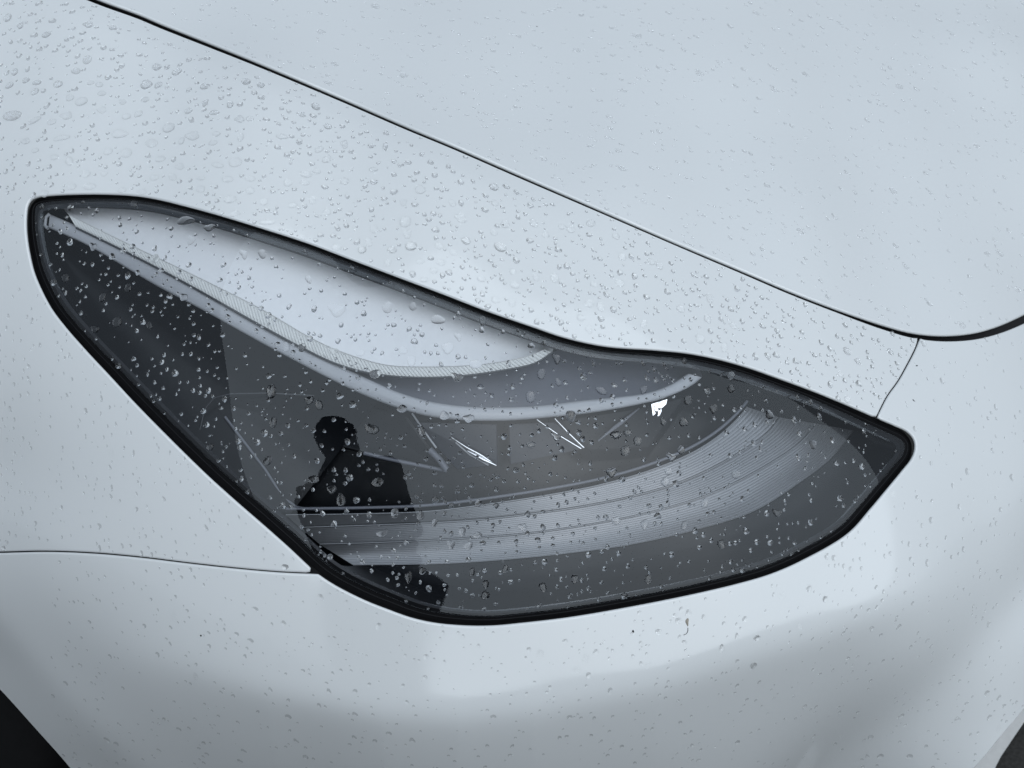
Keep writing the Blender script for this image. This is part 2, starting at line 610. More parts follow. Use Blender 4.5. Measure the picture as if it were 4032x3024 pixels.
def loft(name, rows, material, parent, n=80, smooth=True, flip=False):
    """rows: list of (pixel curve, depth or array of n depths); a sheet stretched across them"""
    R = []
    for c, d in rows:
        R.append(deep(resample(np.asarray(c, float), n), d))
    V = np.vstack(R)
    F = []
    for r_ in range(len(rows) - 1):
        for i in range(n - 1):
            a_ = r_ * n + i
            q = (a_, a_ + n, a_ + n + 1, a_ + 1)
            F.append(q[::-1] if flip else q)
    return add_mesh(name, V, F, material, parent, smooth=smooth)

# ------------------------------------------------------------------ outlines read off the photograph (pixels)
LAMP = crom([(108, 810), (121, 788), (146, 776), (200, 769), (304, 764), (395, 763), (516, 768), (608, 781), (729, 810), (851, 843), (1033, 898), (1210, 955),
             (1382, 1020), (1565, 1089), (1747, 1157), (1929, 1227), (2111, 1290), (2203, 1322), (2294, 1346), (2400, 1365), (2582, 1378), (2704, 1390),
             (2825, 1413), (2947, 1447), (3068, 1490), (3190, 1535), (3311, 1584), (3451, 1645), (3524, 1676), (3573, 1700), (3600, 1732), (3604, 1768),
             (3591, 1805), (3554, 1853), (3494, 1926), (3433, 1999), (3340, 2101), (3154, 2210), (3033, 2262), (2911, 2298), (2729, 2341), (2486, 2390),
             (2243, 2432), (2050, 2455), (1940, 2465), (1833, 2465), (1711, 2454), (1620, 2434), (1529, 2402), (1438, 2366), (1322, 2308), (1247, 2258),
             (1134, 2155), (1043, 2074), (921, 1968), (800, 1858), (547, 1606), (425, 1475), (340, 1384), (255, 1287), (200, 1214), (158, 1135), (131, 1068),
             (115, 1001), (104, 928), (102, 861)], 9, True)
HOOD_SEAM = crom([(-1300, -730), (-700, -465), (0, -160), (377, 0), (547, 62), (629, 97), (790, 161), (1033, 258), (1344, 389), (1587, 495), (1794, 581), (2043, 690), (2377, 835),
                  (2688, 970), (2931, 1073), (3113, 1151), (3296, 1222), (3478, 1286), (3599, 1319), (3721, 1331), (3842, 1322), (3934, 1298), (4032, 1257), (4250, 1140), (4480, 1005), (4700, 870)], 11)
RIGHT_SEAM = crom([(3624, 1326), (3606, 1374), (3575, 1435), (3539, 1499), (3496, 1560), (3453, 1645)], 9)
LEFT_SEAM = crom([(1247, 2260), (1094, 2253), (911, 2237), (729, 2217), (547, 2195), (365, 2179), (182, 2172), (0, 2176), (-300, 2182), (-565, 2190)], 9)
ARCH = crom([(-1300, 1950), (-900, 2020), (-565, 2190), (-250, 2470), (0, 2722), (130, 2866), (270, 3024), (420, 3220), (520, 3480), (560, 3800)], 11)
CHIN = crom([(560, 3800), (1500, 3760), (2600, 3620), (3300, 3380), (3640, 3200), (3842, 3020), (3940, 2905), (4032, 2797), (4200, 2580), (4440, 2320), (4700, 2090)], 11)

def nearest(c, p):
    return int(np.argmin(((c - np.array(p, float)) ** 2).sum(1)))

def loop_part(c, i, j, step=1):
    """closed loop from index i to j going in direction step"""
    out = [c[i]]
    while i != j:
        i = (i + step) % len(c)
        out.append(c[i])
    return np.array(out)

iR = nearest(LAMP, (3453, 1645))
iL = nearest(LAMP, (1247, 2258))
kR = nearest(HOOD_SEAM, (3624, 1326))
kA = nearest(ARCH, (-565, 2190))

def tidy(c, m=4.0):
    out = [c[0]]
    for p in c[1:]:
        if np.linalg.norm(p - out[-1]) > m:
            out.append(p)
    if np.linalg.norm(out[-1] - out[0]) < m:
        out.pop()
    return np.array(out)

def blunt(corner, r_, c):
    """take the needle point off an outline"""
    c = tidy(c)
    return c[np.linalg.norm(c - np.array(corner, float), axis=1) > r_]

fender_loop = blunt((1247, 2259), 26, np.vstack([HOOD_SEAM[:kR + 1], RIGHT_SEAM[1:-1], loop_part(LAMP, iR, iL, -1), LEFT_SEAM[1:-1], ARCH[:kA + 1][::-1]]))
bumper_loop = tidy(np.vstack([HOOD_SEAM[kR:], crom([(4700, 870), (4770, 1500), (4700, 2090)], 20)[1:-1], CHIN[::-1], ARCH[kA:-1][::-1], LEFT_SEAM[::-1][1:-1], loop_part(LAMP, iL, iR, -1), RIGHT_SEAM[::-1][1:-1]]))
hood_loop = tidy(np.vstack([HOOD_SEAM, crom([(4700, 870), (4640, 300), (4520, -260)], 25)[1:], crom([(4520, -260), (2500, -560), (-600, -900), (-1300, -900)], 25)[1:], crom([(-1300, -900), (-1300, -740)], 25)[1:-1]]))

def gap_for(loop, roll_px):
    """seam half-gap plus edge radius in pixels, per outline point: wide round the lamp and at the hood's nose, fine elsewhere"""
    w = np.full(len(loop), 10.5)
    half = np.interp(loop[:, 0], [0, 400, 1300, 2700, 3300, 3721, 4032, 4600], [7, 6, 3.2, 1.8, 2.8, 8.5, 13.0, 15.0])
    w = np.where(seg_dist(loop, HOOD_SEAM, False) < 3, half + roll_px, w)
    w = np.where(seg_dist(loop, LAMP) < 3, 8.5, w)
    w = np.where(seg_dist(loop, RIGHT_SEAM, False) < 3, 9.5, w)
    w = np.where(seg_dist(loop, CHIN, False) < 3, 6.0, w)
    w = np.where(seg_dist(loop, ARCH, False) < 3, 6.0, w)
    return w

def densify(loop, step=9):
    out = []
    for p, q in zip(loop, np.roll(loop, -1, 0)):
        n = max(1, int(np.linalg.norm(q - p) / step))
        for k in range(n):
            out.append(p + (q - p) * k / n)
    return np.array(out)

def cut(loop, roll_px):
    loop = densify(loop)
    return inset(loop, gap_for(loop, roll_px))

FENDER, BUMPER, HOOD = cut(fender_loop, 8.5), cut(bumper_loop, 8.5), cut(hood_loop, 9.0)

# ------------------------------------------------------------------ the ground
g = add_mesh('ground', [(-400, -400, 0), (400, -400, 0), (400, 400, 0), (-400, 400, 0)], [(0, 1, 2, 3)], M['asphalt'], smooth=False)
tag(g, kind='structure')

def ground_hit(u, v):
    d = RIGHT * (u - W / 2) / FPX - UP * (v - H / 2) / FPX + FWD
    return CAM + d * (-CAM[2] / d[2])

e0, e1 = ground_hit(4036, 2842), ground_hit(3921, 3024)
ld = (e1 - e0) / np.linalg.norm(e1 - e0)
ls = np.array([-ld[1], ld[0], 0])
if np.dot(ls, ground_hit(3800, 3000) - e0) < 0:
    ls = -ls
pl = []
for t in np.linspace(-1.6, 0.22, 40):
    wob = 0.0012 * math.sin(t * 31) + 0.0009 * math.sin(t * 77 + 1)
    c = e0 + ld * t
    pl += [c + ls * wob, c + ls * (0.10 + wob * 0.7)]
pf = [(2 * i, 2 * i + 1, 2 * i + 3, 2 * i + 2) for i in range(39)]
top = [(p[0], p[1], 0.004) for p in pl]
pm = add_mesh('parking_line', top, pf, M['line'], smooth=False)
tag(pm, 'white painted parking line on the dark asphalt beside the bumper', 'road marking', kind='structure')

# ------------------------------------------------------------------ the car
car = empty('car', (0, 0, 0))
tag(car, 'white car front corner with clear headlight, wet with raindrops', 'car')
panel('hood', HOOD, M['paint'], car, spacing=30, roll=0.0020)
panel('fender', FENDER, M['paint'], car, spacing=22, roll=0.0018)
panel('bumper', BUMPER, M['paint'], car, spacing=22, roll=0.0018)

def strip_under(name, c, width, depth, material, parent):
    """rubber channel lying under a seam"""
    c = resample(c, max(20, int(len(c) * 0.6)))
    t = np.gradient(c, axis=0)
    t /= np.linalg.norm(t, axis=1)[:, None]
    nrm = np.stack([-t[:, 1], t[:, 0]], 1)
    n = len(c)
    A = surf(c + nrm * width, -depth * 0.75)[0]
    B = surf(c, -depth)[0]
    C_ = surf(c - nrm * width, -depth * 0.75)[0]
    V = np.vstack([A, B, C_])
    F = []
    for i in range(n - 1):
        F += [(i, i + 1, n + i + 1, n + i), (n + i, n + i + 1, 2 * n + i + 1, 2 * n + i)]
    return add_mesh(name, V, F, material, parent)

strip_under('hood_seal', HOOD_SEAM, 60, 0.015, M['black'], car)
strip_under('seam_seal', RIGHT_SEAM[:-3], 20, 0.008, M['black'], car)
strip_under('seam_seal', LEFT_SEAM[4:], 20, 0.008, M['black'], car)

# wheel-arch liner: the arch edge carried inwards and closed behind
ac = resample(ARCH, 60)
AP, AN = surf(ac, -0.004)
inw = np.array([-0.10, 0.99, 0.05])
rows = [AP, AP + inw * 0.03 + np.array([-0.004, 0, 0.004]), AP + inw * 0.12, AP + inw * 0.36]
n = len(ac)
V = np.vstack(rows + [np.repeat(((AP[0] + AP[-1]) / 2 + inw * 0.37)[None], n, 0)])
F = [(r_ * n + i, r_ * n + i + 1, (r_ + 1) * n + i + 1, (r_ + 1) * n + i) for r_ in range(4) for i in range(n - 1)]
add_mesh('wheel_arch_liner', V, F, M['border'], car)

# front tyre tucked inside the arch
am = AP[np.argmin(((ac - np.array((130, 2866))) ** 2).sum(1))]
wc = np.array([am[0] - 0.36, am[1] + 0.16, 0.335])
prof = [(-0.105, 0.235), (-0.117, 0.27), (-0.112, 0.305), (-0.098, 0.322), (-0.07, 0.331), (-0.04, 0.3345), (-0.036, 0.327), (-0.030, 0.327), (-0.026, 0.335),
        (0.026, 0.335), (0.030, 0.327), (0.036, 0.327), (0.04, 0.3345), (0.07, 0.331), (0.098, 0.322), (0.112, 0.305), (0.117, 0.27), (0.105, 0.235)]
NS = 72
V, F = [], []
for k in range(NS):
    th = 2 * math.pi * k / NS
    for (y_, r_) in prof:
        V.append((wc[0] + r_ * math.cos(th), wc[1] + y_, wc[2] + r_ * math.sin(th)))
m_ = len(prof)
for k in range(NS):
    for j in range(m_ - 1):
        F.append((k * m_ + j, k * m_ + j + 1, ((k + 1) % NS) * m_ + j + 1, ((k + 1) % NS) * m_ + j))
add_mesh('tyre', V, F, M['tyre'], car)

# ------------------------------------------------------------------ the headlight
bw = np.interp(np.arange(len(LAMP)), *zip(*sorted([
    (0, 32), (nearest(LAMP, (395, 763)), 22), (nearest(LAMP, (1210, 955)), 19), (nearest(LAMP, (2294, 1346)), 22), (nearest(LAMP, (3190, 1535)), 30), (nearest(LAMP, (3573, 1700)), 42),
    (nearest(LAMP, (3591, 1805)), 42), (nearest(LAMP, (3340, 2101)), 46), (nearest(LAMP, (2729, 2341)), 44), (nearest(LAMP, (1940, 2465)), 44), (nearest(LAMP, (1529, 2402)), 62), (nearest(LAMP, (1134, 2155)), 66),
    (nearest(LAMP, (547, 1606)), 62), (nearest(LAMP, (200, 1214)), 50), (nearest(LAMP, (104, 928)), 40), (len(LAMP) - 1, 34)])))
LENS_LOOP = inset(LAMP, bw * 0.82)
INNER = inset(LAMP, bw)
INNER = resample(np.vstack([INNER, INNER[:1]]), 420)[:-1]
INNER = relax(INNER, 3)

lamp_v, lamp_f = triangulate(inset(INNER, 2), 40)
floor_P = deep(lamp_v, 0.088)
wall_ring = inset(INNER, 2)
nw = len(wall_ring)
wr0, wr1 = deep(wall_ring, 0.004), deep(wall_ring, 0.0885)
base = len(floor_P)
V = np.vstack([floor_P, wr0, wr1])
F = [tuple(t) for t in lamp_f]
F += [(base + i, base + (i + 1) % nw, base + nw + (i + 1) % nw, base + nw + i) for i in range(nw)]
headlight = add_mesh('headlight', V, F, M['gloss_black'], car)
tag(headlight, 'headlight with clear rain-beaded lens and black housing')

def bead(name, c, depth, rad, material, sides=6, taper=False, n=120):
    """thin moulded line following a pixel curve"""
    P = deep(resample(np.asarray(c, float), n), depth)
    t = np.gradient(P, axis=0)
    t /= np.linalg.norm(t, axis=1)[:, None]
    s = np.cross(t, -FWD)
    s /= np.linalg.norm(s, axis=1)[:, None]
    o_ = np.cross(s, t)
    V, F = [], []
    for i in range(n):
        k = rad
        if taper:
            k = rad * (0.35 + 0.65 * math.sin(math.pi * (i + 0.5) / n))
        for j in range(sides):
            a_ = 2 * math.pi * j / sides
            V.append(P[i] + (s[i] * math.cos(a_) + o_[i] * math.sin(a_)) * k)
    for i in range(n - 1):
        for j in range(sides):
            F.append((i * sides + j, i * sides + (j + 1) % sides, (i + 1) * sides + (j + 1) % sides, (i + 1) * sides + j))
    return add_mesh(name, V, F, material, headlight)

# clear lens
lens = panel('lens', LENS_LOOP, M['lens'], headlight, spacing=20, off=LENS_OFF, roll=0.0022, flange=0.004)

# black border printed round the lens, with its step
def ring(name, outer, inner, depth_out, depth_in, material, spacing=26):
    v, f_ = triangulate(outer, spacing, inner)
    di = seg_dist(v, inner)
    do = seg_dist(v, outer)
    t = do / np.maximum(do + di, 1e-6)
    return add_mesh(name, deep(v, depth_out + (depth_in - depth_out) * t), f_, material, headlight)

ring('lens_border', inset(LAMP, 5), INNER, 0.0060, 0.0030, M['border'])
for k_ in (0.45, 0.72):
    gl_ = inset(LAMP, bw * k_)
    bead('border_line', np.vstack([gl_, gl_[:1]]), 0.0048, 0.0004, M['satin_black'], n=420)
lip_in = relax(inset(INNER, 13), 2)
ring('lens_lip', inset(INNER, 1.5), lip_in, 0.0036, 0.0100, M['lip'], 16)
# rubber seal lying in the gap between paint and lens
gap_ring = densify(LAMP, 9)
v, f_ = triangulate(inset(gap_ring, -26), 30, inset(LAMP, 30))
P_, N_ = surf(v, -0.0125)
add_mesh('lens_seal', P_, f_, M['black'], headlight)

# fine rim line inside the border
rim = np.vstack([INNER, INNER[:1]])
bead('lens_rim', rim, 0.0042, 0.0004, M['lip'], n=500)

# curves of the light units
GUIDE_UP = crom([(188, 837), (298, 884), (486, 973), (747, 1118), (1033, 1285), (1200, 1370), (1309, 1424), (1443, 1487), (1565, 1541), (1686, 1577), (1808, 1596), (1929, 1602),
                 (2111, 1596), (2294, 1574), (2415, 1562), (2552, 1543), (2643, 1511), (2716, 1465)], 8)
GUIDE_LO = crom([(182, 892), (340, 962), (486, 1047), (608, 1120), (790, 1216), (1033, 1350), (1210, 1444), (1322, 1502), (1443, 1559), (1565, 1605), (1686, 1638), (1808, 1653),
                 (1990, 1655), (2172, 1641), (2354, 1620), (2570, 1578), (2673, 1543), (2740, 1507), (2772, 1480)], 8)
FLUTE_UP = crom([(262, 838), (365, 888), (486, 947), (729, 1063), (1033, 1214), (1200, 1312), (1291, 1358), (1413, 1404), (1528, 1433), (1686, 1439), (1868, 1432), (1990, 1416),
                 (2081, 1395), (2148, 1370)], 8)
FLUTE_LO = crom([(292, 888), (498, 988), (747, 1120), (1000, 1262), (1200, 1370), (1322, 1427), (1443, 1462), (1565, 1478), (1686, 1482), (1808, 1476), (1960, 1456), (2111, 1423), (2178, 1380)], 8)
iT0, iT1 = nearest(INNER, (190, 815)), nearest(INNER, (2190, 1362))
def inner_between(p, q):
    i, j = nearest(INNER, p), nearest(INNER, q)
    a_, b_ = loop_part(INNER, i, j, 1), loop_part(INNER, i, j, -1)
    return a_ if len(a_) < len(b_) else b_
TOP_A = inner_between((230, 815), (2200, 1365))
TOP_A = np.vstack([TOP_A[:-1], [(2178, 1380)]])

def mixc(c1, c2, t, n=140):
    return resample(np.asarray(c1, float), n) * (1 - t) + resample(np.asarray(c2, float), n) * t

def shelf(name, c1, c2, d1, d2, material, k=9, bow=0.0, n=140, d1b=None, d2b=None):
    """curved shelf from pixel curve c1 (depth d1) to c2 (depth d2), dished by bow"""
    rows = []
    s = np.linspace(0, 1, n)
    for i in range(k):
        t = i / (k - 1)
        da = d1 + ((d1b if d1b is not None else d1) - d1) * s
        db = d2 + ((d2b if d2b is not None else d2) - d2) * s
        rows.append((mixc(c1, c2, t, n), da * (1 - t) + db * t + bow * math.sin(math.pi * t)))
    return loft(name, rows, material, headlight, n=n)

# bright bowl above the fluted strip
shelf('reflector_bowl', TOP_A, FLUTE_UP, 0.036, 0.015, M['bezel'], bow=0.004, d1b=0.030)
# milky fluted strip: real teeth along its length
NT = 130
cu, cl = resample(FLUTE_UP, NT * 3), resample(FLUTE_LO, NT * 3)
saw = np.tile([0.0, 0.0004, 0.0005], NT) * np.linspace(0.6, 2.2, NT * 3)
fl = [(cu, 0.0160 + saw * 0.2), (cu * 0.86 + cl * 0.14, 0.0150 + saw), (cu * 0.25 + cl * 0.75, 0.0150 + saw), (cl, 0.0165 + saw * 0.3), (cl, 0.030)]
rows = [(resample(c, NT * 3), d) for c, d in fl]
loft('fluted_strip', rows, M['flute'], headlight, n=NT * 3, smooth=False)
# thin line between strip and guide
bead('flute_rim', FLUTE_LO + np.array([0, 2.0]), 0.0165, 0.0009, M['lip'], n=200)
# grey shelf between the fluted strip and the light guide
MID_UP = np.vstack([FLUTE_LO[nearest(FLUTE_LO, (1210, 1375)):], inner_between((2200, 1365), (2760, 1440))[2:], [(2772, 1478)]])
MID_LO = GUIDE_UP[nearest(GUIDE_UP, (1200, 1370)):]
shelf('inner_shelf', MID_UP, MID_LO, 0.034, 0.022, M['grey'], bow=0.004, d1b=0.050)
# light guide band
s_ = np.linspace(0, 1, 160)
gb_ = []
for t, dz in ((0.0, 0.0215), (0.06, 0.0188), (0.2, 0.0180), (0.5, 0.0176), (0.85, 0.0182), (0.96, 0.0192), (1.0, 0.0225)):
    gb_.append((mixc(GUIDE_UP, GUIDE_LO, t, 160), dz))
gb_.append((resample(GUIDE_LO, 160), 0.045))
loft('light_guide', gb_, M['guide'], headlight, n=160)
bead('light_guide_end', [(186, 836), (172, 850), (168, 884), (180, 894)], 0.0182, 0.0016, M['guide'], n=12)

# ribbed reflector: three stepped bands of fine ribs
L1 = crom([(1122, 2030), (1400, 2026), (1681, 2016), (1900, 1990), (2182, 1946), (2364, 1910), (2547, 1858), (2729, 1782), (2838, 1712), (2916, 1640), (2950, 1598)], 8)
L2 = crom([(1177, 2080), (1529, 2068), (1833, 2053), (2060, 2029), (2304, 1994), (2547, 1941), (2729, 1880), (2911, 1785), (3033, 1700), (3082, 1640)], 8)
L3 = crom([(1256, 2146), (1529, 2138), (1772, 2126), (2060, 2104), (2304, 2070), (2547, 2022), (2790, 1949), (2972, 1862), (3154, 1745), (3228, 1665)], 8)
L4 = crom([(1389, 2229), (1590, 2227), (1772, 2222), (2000, 2206), (2243, 2181), (2486, 2147), (2729, 2092), (2972, 2015), (3154, 1902), (3281, 1803), (3372, 1692)], 8)
NB_ = 160
def band(up, lo, d_up, d_lo, nr, last=False):
    rows = []
    amp = np.interp(np.linspace(0, 1, NB_), [0, 0.45, 1.0], [0.00010, 0.00024, 0.00075])
    for k in range(nr):
        for (t, dz) in ((0.0, 0.0), (0.46, -0.9), (0.62, 1.0)):
            tt = (k + t) / nr
            rows.append((mixc(up, lo, tt, NB_), d_up + (d_lo - d_up) * tt + (0.0022 * math.sin(math.pi * tt) if last else 0.0) + dz * amp))
    rows.append((resample(lo, NB_), d_lo))
    rows.append((resample(lo, NB_) + np.array([0, 1.5]), d_lo + (0.05 if last else 0.006)))
    return rows
for nm, a_, b_, d0, d1, nr, ls_ in (('ribbed_band', L1, L2, 0.0430, 0.0500, 9, False), ('ribbed_band', L2, L3, 0.0480, 0.0528, 10, False), ('ribbed_band', L3, L4, 0.0516, 0.0520, 13, True)):
    o = loft(nm, band(a_, b_, d0, d1, nr, ls_), M['rib'], headlight, n=NB_, smooth=False)
for c, d in ((L1, 0.0424), (L2, 0.0474), (L3, 0.0510)):
    bead('band_edge', c, d, 0.0007, M['rib'], n=160)
bead('band_edge', L1 + np.array([0, -24]), 0.045, 0.0014, M['grey'], n=160)

# dark shroud panels around the projector
SH_UP = GUIDE_LO[:nearest(GUIDE_LO, (1500, 1580))]
SH_LO = inner_between((185, 905), (1130, 2030))
shelf('side_shroud', SH_UP, SH_LO, 0.028, 0.014, M['gloss_black'], bow=0.030, d2b=0.05)
shelf('lower_shroud', L4 + np.array([0, 3]), inner_between((1330, 2200), (3470, 1760)), 0.050, 0.010, M['gloss_black'], bow=0.008)

def slab(name, quad, depths, thick, material, bevel=0.0008):
    P = np.array([deep([p], d)[0] for p, d in zip(quad, depths)])
    cen = P.mean(0)
    n_ = np.cross(P[1] - P[0], P[2] - P[0])
    n_ /= np.linalg.norm(n_)
    if np.dot(n_, FWD) > 0:
        n_ = -n_
    k = len(P)
    inner = cen + (P - cen) * 0.97
    V = np.vstack([inner, P - n_ * bevel, P - n_ * thick])
    F = [tuple(range(k))]
    for i in range(k):
        j = (i + 1) % k
        F += [(i, k + i, k + j, j), (k + i, 2 * k + i, 2 * k + j, k + j)]
    o = add_mesh(name, V, F, material, headlight, smooth=False)
    return o

slab('projector_housing', [(905, 1560), (1330, 1572), (1600, 1640), (1760, 1855), (1500, 1800), (880, 1640)], [0.060, 0.056, 0.050, 0.056, 0.062, 0.066], 0.012, M['satin_black'])
slab('projector_lens', [(1625, 1660), (1960, 1668), (1962, 1832), (1800, 1850)], [0.050, 0.046, 0.052, 0.056], 0.010, M['optic'])
slab('projector_lens', [(2005, 1668), (2190, 1660), (2310, 1766), (2010, 1830)], [0.046, 0.044, 0.050, 0.054], 0.010, M['optic'])
slab('projector_housing', [(2210, 1655), (2560, 1600), (2700, 1560), (2560, 1760), (2330, 1772)], [0.046, 0.045, 0.046, 0.056, 0.054], 0.012, M['satin_black'])
bead('projector_trim', [(2117, 1650), (2208, 1715), (2292, 1766)], 0.043, 0.0009, M['chrome'], n=14)
bead('projector_trim', [(2188, 1646), (2250, 1712), (2303, 1762)], 0.0425, 0.0010, M['chrome'], n=14)
bead('projector_trim', [(1778, 1722), (1838, 1762), (1896, 1792), (1950, 1828)], 0.044, 0.0011, M['chrome'], n=18, taper=True)
bead('projector_trim', [(1842, 1776), (1900, 1808), (1956, 1833)], 0.0435, 0.0016, M['chrome'], n=14, taper=True)
bead('projector_trim', [(1795, 1742), (1850, 1790), (1925, 1832)], 0.046, 0.0007, M['guide'], n=14)
bead('recess_frame', [(778, 1700), (800, 1610), (836, 1566), (900, 1550), (1050, 1546), (1240, 1556), (1400, 1580)], 0.046, 0.0007, M['lip'], n=60)
bead('projector_trim', [(1622, 1626), (1665, 1690), (1718, 1764)], 0.046, 0.0009, M['guide'], n=14)
bead('projector_trim', [(1690, 1770), (1730, 1810), (1758, 1850)], 0.048, 0.0030, M['grey'], n=14)
bead('projector_trim', [(880, 1640), (925, 1700), (1040, 1850), (1110, 1960), (1165, 2000), (1260, 2012)], 0.058, 0.0012, M['grey'], n=40)
bead('projector_trim', [(1430, 1785), (1560, 1815), (1760, 1855)], 0.053, 0.0018, M['grey'], n=20)
# small bright facet under the tip of the guide
fq = [(2571, 1588), (2634, 1568), (2629, 1588), (2577, 1634)]
def mirror_facet(name, quad, depth, sky, material):
    c = deep([np.mean(quad, 0)], depth)[0]
    n_ = (CAM - c) / np.linalg.norm(CAM - c) + np.array(sky)
    n_ /= np.linalg.norm(n_)
    V = []
    for p in quad:
        d = deep([p], 0.0)[0] - CAM
        d /= np.linalg.norm(d)
        V.append(CAM + d * np.dot(c - CAM, n_) / np.dot(d, n_))
    V = np.array(V)
    V = np.vstack([V, V - n_ * 0.004])
    k = len(quad)
    F = [tuple(range(k))] + [(i_, k + i_, k + (i_ + 1) % k, (i_ + 1) % k) for i_ in range(k)]
    return add_mesh(name, V, F, material, headlight, smooth=False)

mirror_facet('chrome_facet', fq, 0.030, tuple(sd), M['chrome'])
# fine ribbed window behind it
for k in range(9):
    x0 = 2372 + k * 11
    bead('fine_rib', [(x0 - 12, 1735 - k * 8), (x0 + 62, 1668 - k * 8)], 0.0445, 0.0007, M['grey'], n=4, sides=4)

# ------------------------------------------------------------------ raindrops
S = 1344 / 2212.0
def T_(rows, ox, oy):
    return [(ox + r_[0] * S, oy + r_[1] * S, r_[2] * S, r_[3] * S, r_[4] if len(r_) > 4 else 0) for r_ in rows]

traced = T_([(132,165,45,55),(223,228,50,45),(565,388,60,65),(520,265,35,40),(670,308,40,45),(948,548,78,72),(527,658,90,60,-20),(430,750,85,55),(80,750,140,70),(335,790,70,40),
 (222,780,95,45,-25),(400,895,110,40,-10),(776,868,112,60),(1094,828,86,70),(1248,880,98,65),(982,928,90,60),(818,992,82,65),(1525,1050,88,75),(1390,730,65,38),(1222,718,55,45),
 (820,755,62,45),(660,712,62,50),(795,660,52,42),(940,645,58,40),(660,605,58,40),(240,535,60,42),(168,520,55,45),(60,553,62,48),(700,500,45,48),(645,548,55,40),(1556,675,48,38),
 (1620,770,55,38),(1725,772,48,32),(1825,885,78,40),(1560,890,42,60),(1955,742,60,38),(1940,918,45,48),(2068,968,50,58,30),(1800,952,48,40),(1380,925,58,45),(1402,868,55,40),
 (1176,912,42,55),(1165,1080,70,42),(1040,1030,78,42,-15),(1410,1070,95,35,20),(1983,1128,80,52),(1975,1183,62,42),(1865,1183,60,58),(1475,1162,80,42,10),(1300,1152,65,35),
 (1622,1158,72,40,-15),(1000,1152,70,38),(580,1208,88,48),(465,1208,60,50),(556,1125,60,58),(1492,1292,90,52),(920,1243,68,38),(1300,1225,62,50,-30),(790,1232,65,35),(1522,1385,70,45),
 (1895,1330,62,38,-15),(353,1018,55,42),(228,975,55,35),(165,915,70,42),(2105,1212,50,35),(1965,1535,60,32),(2118,1375,50,55),(1730,1440,100,38,-5),(1860,1003,42,45),(2022,1062,35,38),
 (1433,632,42,38),(1462,503,38,30),(1225,388,42,35),(340,135,50,40),(248,138,42,38)], 0, 0)
traced += T_([(512,1228,75,62),(415,1438,80,75),(775,1412,78,68),(1028,1600,88,62),(808,1560,65,52),(450,1595,78,62),(340,1243,50,48),(210,1178,50,45),(20,1175,65,50),(20,935,50,60),
 (65,982,42,40),(285,950,35,65),(195,945,50,38),(433,1052,50,38,30),(773,1182,42,42),(605,1135,45,38),(610,1490,50,45),(330,1620,65,48),(135,1618,60,48),(932,1268,45,35),(1225,1332,45,42),
 (1430,1470,55,35),(1325,1522,55,38),(1405,1615,50,50),(1222,1560,50,42),(930,1360,50,42),(475,1325,48,38),(195,1358,42,40),(208,1098,60,35)], 1344, 0)
traced += T_([(690,112,80,60),(1042,77,65,50),(1268,120,85,60),(1620,320,65,65),(1360,365,70,48),(1700,243,48,50),(1238,463,65,45),(1350,278,52,45),(1370,205,45,48),(880,218,70,42),
 (748,213,62,38),(835,272,55,42),(1145,325,55,45),(205,122,70,50),(372,138,58,48),(565,138,62,38),(1498,315,48,52),(1845,485,65,50,30),(2040,352,62,55),(1875,362,55,40),(1790,578,60,42),
 (1920,585,48,42),(2000,525,50,45),(965,155,62,42),
 (205,515,110,90),(535,500,65,75),(865,580,90,60),(930,765,75,80),(690,850,60,75),(1110,870,90,55),(455,935,80,55),(990,955,75,55),(630,1165,65,50),(905,1210,60,60),(1065,1228,70,55),
 (1730,1210,65,75),(1470,1085,70,75),(1540,935,60,65),(1640,835,50,65),(1930,1045,80,45,30),(1815,950,50,50),(2025,1335,70,55),(2100,1320,55,45),(1295,1345,40,45),(1470,1400,65,38),
 (180,785,60,45),(360,798,60,45)], 1200, 900)
traced += T_([(635,255,50,62),(585,385,70,65),(460,190,62,52),(800,298,52,48),(240,115,48,45),(945,500,48,50),(1080,490,48,45),(1205,530,45,42),(990,302,50,35,30),(1540,465,62,50,30),
 (1610,532,52,40),(1430,682,42,48),(1615,675,48,45),(785,192,45,38),(860,272,38,42),
 (685,830,55,65),(45,1005,60,50),(190,1045,55,60),(110,1110,70,65),(410,1150,62,55),(475,1103,50,55),(490,920,60,60),(20,1250,65,65),(1335,1065,55,60),(830,1262,60,52),(625,1450,55,60),
 (1100,1512,62,50),(370,1310,60,65),(440,1325,50,50),(235,1590,48,70),(320,1535,50,45),(390,1243,55,50),(520,775,60,60),(645,710,45,50),(800,700,50,55),(1050,870,55,60),(1210,905,40,50),
 (1375,885,38,50)], 2400, 1100)
traced += T_([(435,68,65,85),(448,268,50,70),(390,338,45,50),(1130,658,78,60),(890,775,60,85),(830,705,60,55),(1160,990,85,50,-20),(1240,860,55,65),(990,775,45,45),(1605,1065,50,60),
 (1780,1003,60,40),(1830,1395,55,55),(1330,1275,48,80),(1090,310,100,60,20),(710,640,80,50),(410,520,80,50,-30)], 800, 1500)
traced += T_([(590,600,50,55),(715,665,45,45),(1195,430,120,60),(1350,475,75,50),(815,790,40,50),(745,1095,70,65),(1750,1545,65,90)], 0, 600)
traced += T_([(1170,1175,45,45),(1105,1225,48,45),(1268,1205,30,48),(975,1298,45,45),(1535,1215,40,40),(1615,1335,50,40),(1485,1325,32,45),(505,1470,48,60),(445,1545,60,45),(210,1440,48,62),
 (1385,1405,40,55),(910,1515,38,52),(2055,1085,40,42),(1950,1015,52,45),(1780,1060,60,40,-30),(1590,1515,48,52),(370,1358,40,32),(570,1430,40,45),(860,1370,30,30)], 2000, 1700)
